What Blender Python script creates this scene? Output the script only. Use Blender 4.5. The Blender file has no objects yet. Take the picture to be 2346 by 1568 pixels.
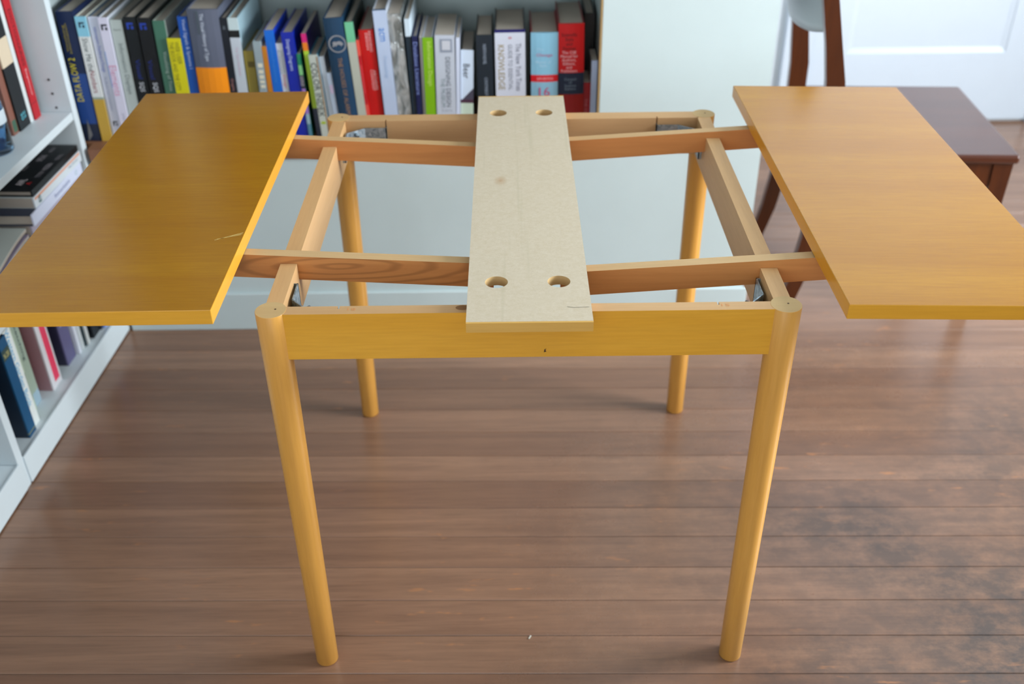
import bpy, bmesh, math, random
from mathutils import Vector, Matrix, Euler
random.seed(7)
SC = bpy.context.scene
COL = SC.collection

# ------------------------------------------------------------------ camera
IMG_W, IMG_H, FPX = 2346, 1568, 2364.53
CAM_LOC = Vector((-0.0230, -1.1658, 1.4236))
CAM_ROT = Euler((0.9819, 0.0092, -0.0067), 'XYZ')
cd = bpy.data.cameras.new('camera')
cam = bpy.data.objects.new('camera', cd); COL.objects.link(cam)
cam.location = CAM_LOC; cam.rotation_euler = CAM_ROT
cd.sensor_width = 36.0; cd.lens = FPX / IMG_W * 36.0
cd.clip_start = 0.05; cd.clip_end = 60
cd.dof.use_dof = True; cd.dof.focus_distance = 1.46; cd.dof.aperture_fstop = 3.4
SC.camera = cam

# ------------------------------------------------------------------ world, daylight, exposure
w = bpy.data.worlds.new('sky'); SC.world = w; w.use_nodes = True
bg = w.node_tree.nodes['Background']
bg.inputs[0].default_value = (0.72, 0.85, 1.0, 1); bg.inputs[1].default_value = 1.0

def opening_light(name, loc, rot, sx, sy, power, color):
    l = bpy.data.lights.new(name, 'AREA'); l.shape = 'RECTANGLE'; l.size = sx; l.size_y = sy
    l.energy = power; l.color = color
    o = bpy.data.objects.new(name, l); COL.objects.link(o); o.location = loc; o.rotation_euler = rot
    return o
# daylight in the right window, then fill light in an added front opening
opening_light('window_or_fill_light', (2.66, 0.20, 1.47), (0, math.radians(90), 0), 1.40, 0.95, 165, (0.90, 0.96, 1.0))
opening_light('window_or_fill_light', (-0.55, -2.56, 1.30), (math.radians(90), 0, 0), 1.70, 1.20, 22, (0.94, 0.97, 1.0))  # unseen window behind the camera, added to fill the front faces
SC.view_settings.view_transform = 'Standard'
SC.view_settings.look = 'None'
SC.view_settings.exposure = 0.0
SC.view_settings.gamma = 1.0
SC.view_settings.use_curve_mapping = False

# ------------------------------------------------------------------ helpers
RM = CAM_ROT.to_matrix()
def px_ray(u, v):
    return RM @ Vector(((u - IMG_W/2)/FPX, -(v - IMG_H/2)/FPX, -1.0))
def px_y(u, v, y):
    d = px_ray(u, v); return CAM_LOC + d*((y - CAM_LOC.y)/d.y)

def lin(c):
    def f(x):
        x /= 255.0
        return x/12.92 if x <= 0.04045 else ((x+0.055)/1.055)**2.4
    return tuple(f(x) for x in c)

MATS = {}
def base_mat(name, rough=0.5, coat=0.0, ior=1.5):
    m = bpy.data.materials.new(name); m.use_nodes = True
    nt = m.node_tree; b = nt.nodes['Principled BSDF']
    b.inputs['Roughness'].default_value = rough
    b.inputs['Coat Weight'].default_value = coat
    b.inputs['Coat Roughness'].default_value = 0.15
    b.inputs['IOR'].default_value = ior
    return m, nt, b
def node(nt, t, **kw):
    n = nt.nodes.new(t)
    for k, v in kw.items(): setattr(n, k, v)
    return n
def mixcol(nt, fac, a, b, blend='MIX'):
    n = node(nt, 'ShaderNodeMix', data_type='RGBA', blend_type=blend)
    for i, x in ((0, fac), (6, a), (7, b)):
        if hasattr(x, 'links'): nt.links.new(x, n.inputs[i])
        elif i == 0: n.inputs[0].default_value = x
        else: n.inputs[i].default_value = (*x[:3], 1)
    return n.outputs[2]
def ramp(nt, fac, stops):
    r = node(nt, 'ShaderNodeValToRGB'); nt.links.new(fac, r.inputs[0])
    e = r.color_ramp.elements
    while len(e) < len(stops): e.new(0.5)
    for k, (p, c) in enumerate(stops):
        e[k].position = p; e[k].color = (*(c if hasattr(c, '__len__') else (c, c, c)), 1)
    return r.outputs[0]
def coords(nt, scale=(1, 1, 1), kind='Object', loc=(0, 0, 0), rot=(0, 0, 0)):
    tc = node(nt, 'ShaderNodeTexCoord'); mp = node(nt, 'ShaderNodeMapping')
    mp.inputs['Scale'].default_value = scale; mp.inputs['Location'].default_value = loc
    mp.inputs['Rotation'].default_value = rot
    nt.links.new(tc.outputs[kind], mp.inputs[0]); return mp.outputs[0]
def noise(nt, vec, scale, detail=3, rough=0.5, dist=0.0):
    n = node(nt, 'ShaderNodeTexNoise'); nt.links.new(vec, n.inputs['Vector'])
    n.inputs['Scale'].default_value = scale; n.inputs['Detail'].default_value = detail
    n.inputs['Roughness'].default_value = rough; n.inputs['Distortion'].default_value = dist
    return n.outputs['Fac']
def bump(nt, b, h, strength=0.1, dist=0.002):
    n = node(nt, 'ShaderNodeBump'); n.inputs['Strength'].default_value = strength
    n.inputs['Distance'].default_value = dist
    nt.links.new(h, n.inputs['Height']); nt.links.new(n.outputs[0], b.inputs['Normal'])

def paint(col, rough=0.5, var=0.05, name=None, coat=0.0):
    key = ('p', tuple(col), rough, var, coat)
    if key in MATS: return MATS[key]
    m, nt, b = base_mat(name or 'paint_%d_%d_%d' % tuple(col), rough, coat)
    c = lin(col)
    f = noise(nt, coords(nt), 14, 4)
    o = mixcol(nt, f, [x*(1-var) for x in c], [min(1, x*(1+var)) for x in c])
    nt.links.new(o, b.inputs['Base Color'])
    MATS[key] = m; return m

def wood(name, c1, c2, axis=0, rough=0.4, coat=0.0, fine=90.0, ringy=0.0, streak=0.5, per_object=False, ior=1.5):
    if name in MATS: return MATS[name]
    m, nt, b = base_mat(name, rough, coat, ior)
    sc = [1, 1, 1]; sc[axis] = 0.06
    v = coords(nt, sc)
    if per_object:
        oi = node(nt, 'ShaderNodeObjectInfo'); ad = node(nt, 'ShaderNodeVectorMath', operation='ADD')
        ml = node(nt, 'ShaderNodeVectorMath', operation='SCALE'); ml.inputs[0].default_value = (7, 13, 5)
        nt.links.new(oi.outputs['Random'], ml.inputs['Scale'])
        nt.links.new(v, ad.inputs[0]); nt.links.new(ml.outputs[0], ad.inputs[1]); v = ad.outputs[0]
    n1 = noise(nt, v, 11, 4, 0.55, 0.6)
    n2 = noise(nt, v, fine*2, 3, 0.6)
    f1 = ramp(nt, n1, [(0.30, 0.0), (0.70, 1.0)])
    f2 = ramp(nt, n2, [(0.35, 0.0), (0.70, 1.0)])
    a = lin(c1); d = lin(c2)
    o = mixcol(nt, f1, a, d)
    dark = [x*0.80 for x in a]
    fm = node(nt, 'ShaderNodeMath', operation='MULTIPLY'); fm.inputs[1].default_value = streak
    nt.links.new(f2, fm.inputs[0])
    o = mixcol(nt, fm.outputs[0], o, dark)
    if ringy:
        wv = node(nt, 'ShaderNodeTexWave', wave_type='RINGS', rings_direction='Y')
        nt.links.new(coords(nt, (0.16 if axis == 0 else 1, 1, 1), loc=(0.0432, 0, -0.695)), wv.inputs['Vector'])
        wv.inputs['Scale'].default_value = 36; wv.inputs['Distortion'].default_value = 1.6
        wv.inputs['Detail'].default_value = 2; wv.inputs['Detail Scale'].default_value = 2
        rf = ramp(nt, wv.outputs['Fac'], [(0.55, 0.0), (1.0, ringy)])
        o = mixcol(nt, rf, o, [x*0.55 for x in a])
    nt.links.new(o, b.inputs['Base Color'])
    bump(nt, b, n2, 0.05, 0.001)
    MATS[name] = m; return m

class MB:
    """collects polygons with material slots, builds ONE mesh object"""
    def __init__(s): s.v = []; s.f = []; s.m = []; s.mats = []; s.smooth = []
    def mi(s, mat):
        if mat not in s.mats: s.mats.append(mat)
        return s.mats.index(mat)
    def add(s, verts, faces, mat, smooth=False):
        o = len(s.v); s.v += [tuple(p) for p in verts]; k = s.mi(mat)
        for f in faces: s.f.append([o+i for i in f]); s.m.append(k); s.smooth.append(smooth)
    def box(s, a, b, mat, bev=0.0, face_mats=None):
        (x0, y0, z0), (x1, y1, z1) = a, b
        if bev <= 0:
            vs = [(x0,y0,z0),(x1,y0,z0),(x1,y1,z0),(x0,y1,z0),(x0,y0,z1),(x1,y0,z1),(x1,y1,z1),(x0,y1,z1)]
            fs = {'-z':[0,3,2,1],'+z':[4,5,6,7],'-y':[0,1,5,4],'+x':[1,2,6,5],'+y':[2,3,7,6],'-x':[3,0,4,7]}
            o = len(s.v); s.v += vs
            for k, f in fs.items():
                s.f.append([o+i for i in f]); s.m.append(s.mi((face_mats or {}).get(k, mat))); s.smooth.append(False)
            return
        bm = bmesh.new(); bmesh.ops.create_cube(bm, size=1)
        for v in bm.verts:
            v.co = Vector(((x0+x1)/2+v.co.x*(x1-x0), (y0+y1)/2+v.co.y*(y1-y0), (z0+z1)/2+v.co.z*(z1-z0)))
        orig = {}
        bmesh.ops.bevel(bm, geom=bm.edges[:], offset=bev, segments=2, affect='EDGES', profile=0.5)
        bm.normal_update(); o = len(s.v); bm.verts.index_update()
        s.v += [tuple(v.co) for v in bm.verts]
        for f in bm.faces:
            s.f.append([o+v.index for v in f.verts]); s.smooth.append(False)
            n = f.normal; k = max(range(3), key=lambda i: abs(n[i])); key = ('+' if n[k] > 0 else '-')+'xyz'[k]
            s.m.append(s.mi((face_mats or {}).get(key, mat)))
        bm.free()
    def prism(s, poly, axis, a, b, mat, cap_mats=None, side_mats=None):
        """poly: 2D points; axis: extrusion axis 0/1/2 from a to b"""
        oth = [i for i in range(3) if i != axis]
        def pt(p, t):
            q = [0, 0, 0]; q[axis] = t; q[oth[0]] = p[0]; q[oth[1]] = p[1]; return tuple(q)
        n = len(poly); o = len(s.v)
        s.v += [pt(p, a) for p in poly] + [pt(p, b) for p in poly]
        area = sum(poly[i][0]*poly[(i+1) % n][1]-poly[(i+1) % n][0]*poly[i][1] for i in range(n))
        flip = (area > 0) == (axis != 1)
        lo = list(range(n)); hi = list(range(n, 2*n))
        cm = cap_mats or (mat, mat)
        s.f.append([o+i for i in (lo[::-1] if flip else lo)]); s.m.append(s.mi(cm[0])); s.smooth.append(False)
        s.f.append([o+i for i in (hi if flip else hi[::-1])]); s.m.append(s.mi(cm[1])); s.smooth.append(False)
        for i in range(n):
            j = (i+1) % n; q = [i, j, n+j, n+i]
            s.f.append([o+k for k in (q if flip else q[::-1])])
            s.m.append(s.mi((side_mats or {}).get(i, mat))); s.smooth.append(False)
    def lathe(s, prof, mat, seg=32, c=(0, 0), cap_top=None, cap_bot=None):
        """prof: list of (r, z)"""
        o = len(s.v); n = len(prof)
        for r, z in prof:
            for k in range(seg):
                t = 2*math.pi*k/seg; s.v.append((c[0]+r*math.cos(t), c[1]+r*math.sin(t), z))
        for i in range(n-1):
            for k in range(seg):
                j = (k+1) % seg
                s.f.append([o+i*seg+k, o+i*seg+j, o+(i+1)*seg+j, o+(i+1)*seg+k]); s.m.append(s.mi(mat)); s.smooth.append(True)
        s.f.append([o+k for k in range(seg)][::-1]); s.m.append(s.mi(cap_bot or mat)); s.smooth.append(False)
        s.f.append([o+(n-1)*seg+k for k in range(seg)]); s.m.append(s.mi(cap_top or mat)); s.smooth.append(False)
    def sweep(s, path, rects, mat):
        """path of (centre, xhalf, yhalf) horizontal rectangles stacked along z -> tapered bent post"""
        o = len(s.v)
        for (c, hx, hy) in path:
            x, y, z = c
            s.v += [(x-hx, y-hy, z), (x+hx, y-hy, z), (x+hx, y+hy, z), (x-hx, y+hy, z)]
        n = len(path); k = s.mi(mat)
        for i in range(n-1):
            for q in range(4):
                r = (q+1) % 4; b_ = o+4*i
                s.f.append([b_+q, b_+r, b_+4+r, b_+4+q]); s.m.append(k); s.smooth.append(False)
        s.f.append([o+3, o+2, o+1, o]); s.m.append(k); s.smooth.append(False)
        e = o+4*(n-1); s.f.append([e, e+1, e+2, e+3]); s.m.append(k); s.smooth.append(False)
    def mesh(s, name):
        me = bpy.data.meshes.new(name); me.from_pydata(s.v, [], s.f); me.update()
        for m in s.mats: me.materials.append(m)
        me.polygons.foreach_set('material_index', s.m); me.polygons.foreach_set('use_smooth', s.smooth)
        return me
    def build(s, name, parent=None, loc=None, rot=None, **props):
        o = bpy.data.objects.new(name, s.mesh(name)); COL.objects.link(o)
        if parent: o.parent = parent
        if loc: o.location = loc
        if rot: o.rotation_euler = rot
        for k, v in props.items(): o[k] = v
        return o

def thing(name, label, cat, loc=(0, 0, 0), rot=(0, 0, 0), group=None):
    o = bpy.data.objects.new(name, None); COL.objects.link(o); o.empty_display_size = 0.05
    o.location = loc; o.rotation_euler = rot; o['label'] = label; o['category'] = cat
    if group: o['group'] = group
    return o

def text_mesh(string, width, height, origin, bx, by, mat, lift=0.0):
    """lettering fitted in width (along bx) x height (along by), centred on origin"""
    cu = bpy.data.curves.new('lettering', 'FONT'); cu.body = string; cu.resolution_u = 2
    cu.align_x = 'CENTER'; cu.space_line = 0.9
    ob = bpy.data.objects.new('lettering', cu)
    me = bpy.data.meshes.new_from_object(ob)
    bpy.data.objects.remove(ob); bpy.data.curves.remove(cu)
    xs = [v.co.x for v in me.vertices]; ys = [v.co.y for v in me.vertices]
    cx, cy = (max(xs)+min(xs))/2, (max(ys)+min(ys))/2
    sx = width/(max(xs)-min(xs)); sy = height/(max(ys)-min(ys))
    bx = Vector(bx); by = Vector(by); o = Vector(origin)
    for v in me.vertices:
        v.co = o + bx*((v.co.x-cx)*sx) + by*((v.co.y-cy)*sy)
    me.materials.clear(); me.materials.append(mat); me.update()
    return me

# ------------------------------------------------------------------ materials
M_WHITE  = paint((198, 212, 213), 0.38, 0.03, 'white_paint')
M_WHITEB = paint((208, 219, 224), 0.45, 0.03, 'white_laminate')
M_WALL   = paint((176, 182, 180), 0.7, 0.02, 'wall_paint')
M_DOOR   = paint((206, 215, 226), 0.35, 0.02, 'door_paint')
M_BACKP  = paint((196, 212, 212), 0.6, 0.03, 'case_back')
M_HONEY_X = wood('honey_beech_x', (218, 156, 42), (226, 168, 58), 0, 0.30, 0.0, 120, 0, 0.35)
M_HONEY_Z = wood('honey_beech_z', (206, 146, 62), (216, 160, 78), 2, 0.33, 0.0, 120, 0, 0.3)
M_LEAF   = wood('honey_veneer', (156, 102, 2), (170, 117, 5), 0, 0.24, 0.0, 150, 0, 0.45)
M_RAW_X  = wood('raw_beech_x', (186, 144, 98), (198, 160, 114), 0, 0.6, 0, 120, 0, 0.25)
M_RAW_Y  = wood('raw_beech_y', (194, 150, 100), (208, 168, 118), 1, 0.55, 0, 120, 0, 0.25)
M_RAW_END = wood('raw_end_grain', (184, 152, 104), (198, 168, 118), 0, 0.65, 0, 60, 0, 0.2)
M_RUN    = wood('fir_runner', (190, 122, 64), (204, 142, 80), 0, 0.5, 0, 60, 0, 0.5)
M_RUNK   = wood('fir_runner_knotty', (190, 122, 64), (204, 142, 80), 0, 0.5, 0, 60, 0.6, 0.5)
M_RUNTOP = wood('fir_runner_top', (188, 152, 106), (198, 166, 120), 0, 0.6, 0, 80, 0, 0.3)
M_DARK   = wood('dark_stained_wood', (60, 24, 5), (86, 40, 10), 2, 0.3, 0.15, 60, 0, 0.5)
M_SEAT   = wood('dark_stained_seat', (66, 30, 16), (80, 40, 22), 0, 0.28, 0.25, 60, 0, 0.4)
M_SHELFW = wood('brown_shelf_wood', (132, 88, 60), (152, 106, 74), 0, 0.45, 0, 60, 0, 0.5)
M_BLACKV = paint((16, 18, 20), 0.6, 0.1, 'dark_void')
M_PAGES  = paint((176, 166, 154), 0.8, 0.06, 'paper_edges')

def make_mdf():
    m, nt, b = base_mat('mdf_board', 0.7)
    v = coords(nt)
    f = noise(nt, v, 150, 5, 0.7); g = noise(nt, v, 520, 3, 0.7)
    o = mixcol(nt, ramp(nt, f, [(0.3, 0), (0.7, 1)]), lin((188, 173, 148)), lin((198, 185, 164)))
    o = mixcol(nt, ramp(nt, g, [(0.56, 0.0), (0.78, 0.6)]), o, lin((178, 160, 124)))
    # faint worn lines along the board
    n = noise(nt, coords(nt, (1, 0.03, 1)), 70, 2, 0.5)
    o = mixcol(nt, ramp(nt, n, [(0.63, 0.0), (0.74, 0.35)]), o, lin((168, 158, 130)))
    # brown drip mark
    tc = coords(nt, (1, 0.6, 1), loc=(0.038, -0.012, -0.716))
    ln = node(nt, 'ShaderNodeVectorMath', operation='LENGTH'); nt.links.new(tc, ln.inputs[0])
    o = mixcol(nt, ramp(nt, ln.outputs['Value'], [(0.0, 0.55), (0.012, 0.0)]), o, lin((160, 112, 56)))
    nt.links.new(o, b.inputs['Base Color']); bump(nt, b, g, 0.08, 0.001)
    return m
M_MDF = make_mdf()

def make_metal():
    m, nt, b = base_mat('galvanised_steel', 0.42)
    b.inputs['Metallic'].default_value = 0.9
    v = node(nt, 'ShaderNodeTexVoronoi'); nt.links.new(coords(nt), v.inputs['Vector']); v.inputs['Scale'].default_value = 170
    o = mixcol(nt, v.outputs['Color'], lin((120, 138, 152)), lin((190, 205, 215)))
    nt.links.new(o, b.inputs['Base Color']); return m
M_STEEL = make_metal()

def make_floor():
    m, nt, b = base_mat('worn_fir_floor', 0.36, 0.0, 1.6)
    oi = node(nt, 'ShaderNodeObjectInfo')
    geo = node(nt, 'ShaderNodeNewGeometry')
    def gm(scale, loc=(0, 0, 0)):
        mp = node(nt, 'ShaderNodeMapping'); mp.inputs['Scale'].default_value = scale; mp.inputs['Location'].default_value = loc
        nt.links.new(geo.outputs['Position'], mp.inputs[0]); return mp.outputs[0]
    ad = node(nt, 'ShaderNodeVectorMath', operation='ADD')
    ml = node(nt, 'ShaderNodeVectorMath', operation='SCALE'); ml.inputs[0].default_value = (9, 3, 17)
    nt.links.new(oi.outputs['Random'], ml.inputs['Scale'])
    nt.links.new(gm((0.05, 1, 1)), ad.inputs[0]); nt.links.new(ml.outputs[0], ad.inputs[1])
    g1 = noise(nt, ad.outputs[0], 40, 4, 0.6, 0.4)
    g2 = noise(nt, ad.outputs[0], 260, 3, 0.6)
    tone = ramp(nt, oi.outputs['Random'], [(0.0, 0.0), (1.0, 1.0)])
    o = mixcol(nt, tone, lin((130, 95, 74)), lin((152, 115, 91)))
    o = mixcol(nt, ramp(nt, g1, [(0.35, 0.0), (0.75, 0.55)]), o, lin((98, 70, 56)))
    o = mixcol(nt, ramp(nt, g2, [(0.5, 0.0), (0.8, 0.35)]), o, lin((86, 62, 50)))
    # worn, greyed blotches where the finish has gone: right of the table and towards its front
    w1 = noise(nt, gm((0.75, 1.1, 1)), 2.3, 3, 0.5)
    w2 = noise(nt, gm((0.7, 1, 1), (3, 1, 0)), 24, 6, 0.74)
    sp = gm((0.62, 0.85, 0), (-0.68, -0.10, 0))
    ln = node(nt, 'ShaderNodeVectorMath', operation='LENGTH'); nt.links.new(sp, ln.inputs[0])
    area = ramp(nt, ln.outputs['Value'], [(0.25, 1.0), (0.85, 0.0)])
    s1 = node(nt, 'ShaderNodeMath', operation='MULTIPLY'); nt.links.new(area, s1.inputs[0])
    nt.links.new(ramp(nt, w2, [(0.32, 0.35), (0.58, 1.0)]), s1.inputs[1])
    s2 = node(nt, 'ShaderNodeMath', operation='MULTIPLY'); nt.links.new(s1.outputs[0], s2.inputs[0])
    nt.links.new(ramp(nt, w1, [(0.32, 0.35), (0.6, 1.0)]), s2.inputs[1])
    s3 = node(nt, 'ShaderNodeMath', operation='MULTIPLY'); nt.links.new(s2.outputs[0], s3.inputs[0]); s3.inputs[1].default_value = 1.0
    o = mixcol(nt, s3.outputs[0], o, lin((66, 56, 52)))
    # orange flecks of bare wood
    fl = noise(nt, gm((0.25, 1, 1), (1, 5, 0)), 55, 3, 0.6)
    fl2 = noise(nt, gm((1, 1, 1), (4, 2, 0)), 3.0, 2)
    fm = node(nt, 'ShaderNodeMath', operation='MULTIPLY')
    nt.links.new(ramp(nt, fl, [(0.62, 0.0), (0.72, 1.0)]), fm.inputs[0])
    nt.links.new(ramp(nt, fl2, [(0.5, 0.0), (0.64, 0.7)]), fm.inputs[1])
    o = mixcol(nt, fm.outputs[0], o, lin((176, 118, 74)))
    nt.links.new(o, b.inputs['Base Color'])
    rr = ramp(nt, s3.outputs[0], [(0.0, 0.25), (1.0, 0.38)])
    nt.links.new(rr, b.inputs['Roughness'])
    bump(nt, b, g2, 0.06, 0.001)
    return m
M_FLOOR = make_floor()

# ------------------------------------------------------------------ the room
XL, XR, YF, YB, ZC = -1.33, 2.72, -2.62, 2.375, 2.55
YP, XP = 1.40, 0.55            # the wall behind the book wall, and the corner where the room goes on deeper
def struct(mb, name, parent=None, **kw):
    return mb.build(name, parent, kind='structure', **kw)

sub = MB(); sub.box((XL-0.1, YF-0.1, -0.08), (XR+0.1, YB+0.4, -0.022), M_BLACKV)
floor = struct(sub, 'floor')
PITCH, ANG = 0.0807, math.radians(-0.75)
def plank_mesh(L):
    mb = MB(); g = 0.0004; c = 0.0009; wv = PITCH
    prof = [(g, -0.02), (wv-g, -0.02), (wv-g, -c), (wv-g-c, 0.0), (g+c, 0.0), (g, -c)]
    mb.prism(prof, 0, 0.0004, L-0.0004, M_FLOOR)
    return mb.mesh('plank')
PM = {}
row = 0
y0 = 0.0445 - 33*PITCH
rows = int((YB+0.1-y0)/PITCH)+1
for r in range(rows):
    yy = y0 + r*PITCH
    L = XR - 0.005 - XL
    if L not in PM: PM[L] = plank_mesh(L)
    p = bpy.data.objects.new('plank', PM[L]); COL.objects.link(p); p.parent = floor
    p.location = (XL, yy + XL*math.tan(ANG), 0); p.rotation_euler = (0, 0, ANG)

T = 0.1
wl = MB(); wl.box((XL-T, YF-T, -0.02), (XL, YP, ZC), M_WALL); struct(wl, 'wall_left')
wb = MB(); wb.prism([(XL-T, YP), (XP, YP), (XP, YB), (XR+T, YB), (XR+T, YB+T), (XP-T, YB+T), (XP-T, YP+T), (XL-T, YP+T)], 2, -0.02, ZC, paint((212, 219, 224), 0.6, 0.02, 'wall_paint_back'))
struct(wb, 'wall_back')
def wall_with_opening(name, axis, at, a0, a1, o0, o1, z0, z1):
    mb = MB()
    def bx(p0, p1, q0, q1):
        if axis == 'x': mb.box((at, p0, q0), (at+T, p1, q1), M_WALL)
        else: mb.box((p0, at-T, q0), (p1, at, q1), M_WALL)
    bx(a0, o0, -0.02, ZC); bx(o1, a1, -0.02, ZC); bx(o0, o1, -0.02, z0); bx(o0, o1, z1, ZC)
    return struct(mb, name)
wall_with_opening('wall_right', 'x', XR, YF-T, YB, -0.29, 0.69, 0.75, 2.18)
wall_with_opening('wall_front', 'y', YF, XL, XR, -1.42, 0.32, 0.68, 1.92)
ce = MB(); ce.box((XL-T, YF-T, ZC), (XR+T, YB+T, ZC+0.1), paint((206, 210, 210), 0.8, 0.02, 'ceiling_paint')); struct(ce, 'ceiling')
# casings around the right window and the added front opening
def casing(name, axis, at, o0, o1, z0, z1):
    mb = MB(); wdt = 0.08; d = 0.02
    for (p0, p1, q0, q1) in ((o0-wdt, o0, z0-wdt, z1+wdt), (o1, o1+wdt, z0-wdt, z1+wdt), (o0, o1, z1, z1+wdt), (o0, o1, z0-wdt, z0)):
        if axis == 'x': mb.box((at-d, p0, q0), (at, p1, q1), M_DOOR)
        else: mb.box((p0, at, q0), (p1, at+d, q1), M_DOOR)
    return struct(mb, name)
casing('window_1', 'x', XR, -0.29, 0.69, 0.75, 2.18)
casing('added_fill_window', 'y', YF, -1.42, 0.32, 0.68, 1.92)  # frames the opening added for the fill light
bb = MB(); bb.box((XR-0.015, YF, 0), (XR, YB, 0.12), M_DOOR); struct(bb, 'baseboard_right')

# panelled door in the far wall, its casing
dx0, dx1, dy = 1.03, 1.832, 2.36
dz = 2.03
door = MB()
def dbox(a, b, c, d, y0_=dy, y1_=dy+0.014): door.box((a, y0_, b), (c, y1_, d), M_DOOR, 0.0)
dbox(dx0, 0.012, 1.150, dz); dbox(1.702, 0.012, dx1, dz)
dbox(1.150, 0.012, 1.702, 0.255); dbox(1.150, 1.90, 1.702, dz); dbox(1.150, 0.98, 1.702, 1.12)
DOOR = struct(door, 'door_1')
for z0, z1 in ((0.255, 0.98), (1.12, 1.90)):
    pn = MB(); pn.box((1.150, dy+0.009, z0), (1.702, dy+0.014, z1), M_DOOR)
    e = 0.018
    for side in range(4):          # sloped moulding around the sunk panel
        if side == 0: poly = [(1.150, z0), (1.702, z0), (1.702-e, z0+e), (1.150+e, z0+e)]
        elif side == 1: poly = [(1.702, z0), (1.702, z1), (1.702-e, z1-e), (1.702-e, z0+e)]
        elif side == 2: poly = [(1.702, z1), (1.150, z1), (1.150+e, z1-e), (1.702-e, z1-e)]
        else: poly = [(1.150, z1), (1.150, z0), (1.150+e, z0+e), (1.150+e, z1-e)]
        ys = [dy+0.003, dy+0.003, dy+0.0085, dy+0.0085]
        pn.add([(p[0], y_, p[1]) for p, y_ in zip(poly, ys)], [[0, 1, 2, 3]], M_DOOR)
    pn.build('panel', DOOR)
kn = MB(); kn.lathe([(0.012, 0), (0.012, 0.03), (0.027, 0.04), (0.03, 0.055), (0.022, 0.066)], M_STEEL, 20)
k = kn.build('door_knob', DOOR, (dx0+0.06, dy, 0.95), (math.radians(90), 0, 0))
tr = MB()
tr.box((dx0-0.10, dy-0.012, 0), (dx0-0.004, YB, 2.12), M_DOOR); tr.box((dx1+0.004, dy-0.012, 0), (dx1+0.10, YB, 2.12), M_DOOR)
tr.box((dx0-0.004, dy-0.012, 2.036), (dx1+0.004, YB, 2.12), M_DOOR)
struct(tr, 'trim_1')

# ------------------------------------------------------------------ built-in bookcase at the back
bc = thing('built_in_bookcase', 'wide white built-in bookcase with blank front panel and brown wooden book shelf', 'bookcase', (0, 0, 0))
BY, BT, SZ = 1.045, 0.018, 0.49
OX0, OX1, BX1, BZ = -0.985, 0.180, 0.555, 2.02
m = MB(); m.prism([(OX0, 0.0), (BX1, 0.0), (BX1, BZ), (OX1, BZ), (OX1, 0.461), (OX0, 0.461)], 1, BY, BY+BT, M_WHITE); m.build('front_panel', bc)
m = MB(); m.box((OX1-0.004, BY+0.0006, SZ+0.0005), (OX1-0.0003, BY+BT+0.012, BZ-0.001), M_RAW_END); m.build('edge_strip', bc)
m = MB(); m.prism([(OX0, BY-0.003), (OX1-0.0005, BY-0.003), (OX1-0.0005, 1.36), (OX0-0.041, 1.36), (OX0-0.041, 1.082), (OX0, 1.082)], 2, 0.4615, SZ, M_SHELFW); m.build('shelf_board', bc)
m = MB(); m.box((OX0-0.06, 1.362, 0), (BX1, 1.378, BZ), M_BACKP); m.build('back_panel', bc)
m = MB(); m.box((BX1-0.018, BY+BT+0.001, 0), (BX1-0.0005, 1.361, BZ), M_WHITE); m.build('side_panel', bc)
m = MB(); m.box((OX0-0.06, 1.082, 0), (OX0-0.042, 1.361, BZ), M_WHITE); m.build('side_panel', bc)
for uz in (0.865, 1.24, 1.615, 1.995):
    m = MB(); m.box((OX0-0.041, BY+0.038, uz), (OX1-0.005, 1.361, uz+0.02), M_WHITE); m.build('upper_shelf', bc)
m = MB(); m.box((OX1+0.001, BY+BT+0.001, SZ), (OX1+0.017, 1.36, BZ), M_BACKP); m.build('divider', bc)
m = MB(); m.box((OX0, BY-0.008, 0), (BX1+0.009, BY-0.0005, 0.105), M_WHITE, 0.002); m.build('plinth', bc)

# ------------------------------------------------------------------ white bookcase along the left wall
LQ = Vector((-0.9955, 1.040, 0)); LANG = -math.atan(0.0453)
lc = thing('white_bookcase', 'white laminate bookcase with uprights and shelves running along the left wall', 'bookcase', LQ, (0, 0, LANG))
LCM = Matrix.Translation(LQ) @ Matrix.Rotation(LANG, 4, 'Z')
UPR = [(-0.0, 0.022), (-0.604, -0.582), (-1.19, -1.168)]   # y intervals of the uprights
UPR = [(0.0, 0.022), (-0.604, -0.582), (-1.19, -1.168)]
LDEP, LH = 0.275, 1.28
for (a, b) in UPR:
    m = MB(); m.box((-LDEP, a, 0), (0, b, LH), M_WHITEB, 0.001); up = m.build('upright', lc)
    if a == 0.0:
        for kk in range(3):
            p = px_y((110, 119, 128)[kk], (184, 216, 248)[kk], 1.038)
            lp = LCM.inverted() @ p
            h = MB(); h.lathe([(0.0028, 0), (0.0028, 0.0006)], M_BLACKV, 12)
            h.build('pin_hole', up, (lp.x, -0.0001, lp.z), (math.radians(90), 0, 0))
for bay, (a, b) in enumerate(((-0.581, -0.001), (-1.167, -0.605))):
    for (z0, z1) in ((0.050, 0.067), (0.325, 0.342), (0.563, 0.581), (0.92, 0.938)):
        m = MB(); m.box((-LDEP+0.008, a, z0), (-0.002, b, z1), M_WHITEB, 0.001); m.build('shelf', lc)
    m = MB(); m.box((-0.016, a, 0), (-0.004, b, 0.0495), M_WHITEB); 
    m = MB(); m.box((-0.0015, a-0.001, 0.004), (0.0035, b+0.001, 0.070), M_WHITEB, 0.0008); m.build('plinth', lc)
    m = MB(); m.box((-LDEP+0.001, a, 0), (-LDEP+0.007, b, LH), M_WHITEB); m.build('back_panel', lc)
m = MB(); m.box((-LDEP, -1.19, LH+0.0005), (0, 0.022, LH+0.02), M_WHITEB); m.build('top_panel', lc)

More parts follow.
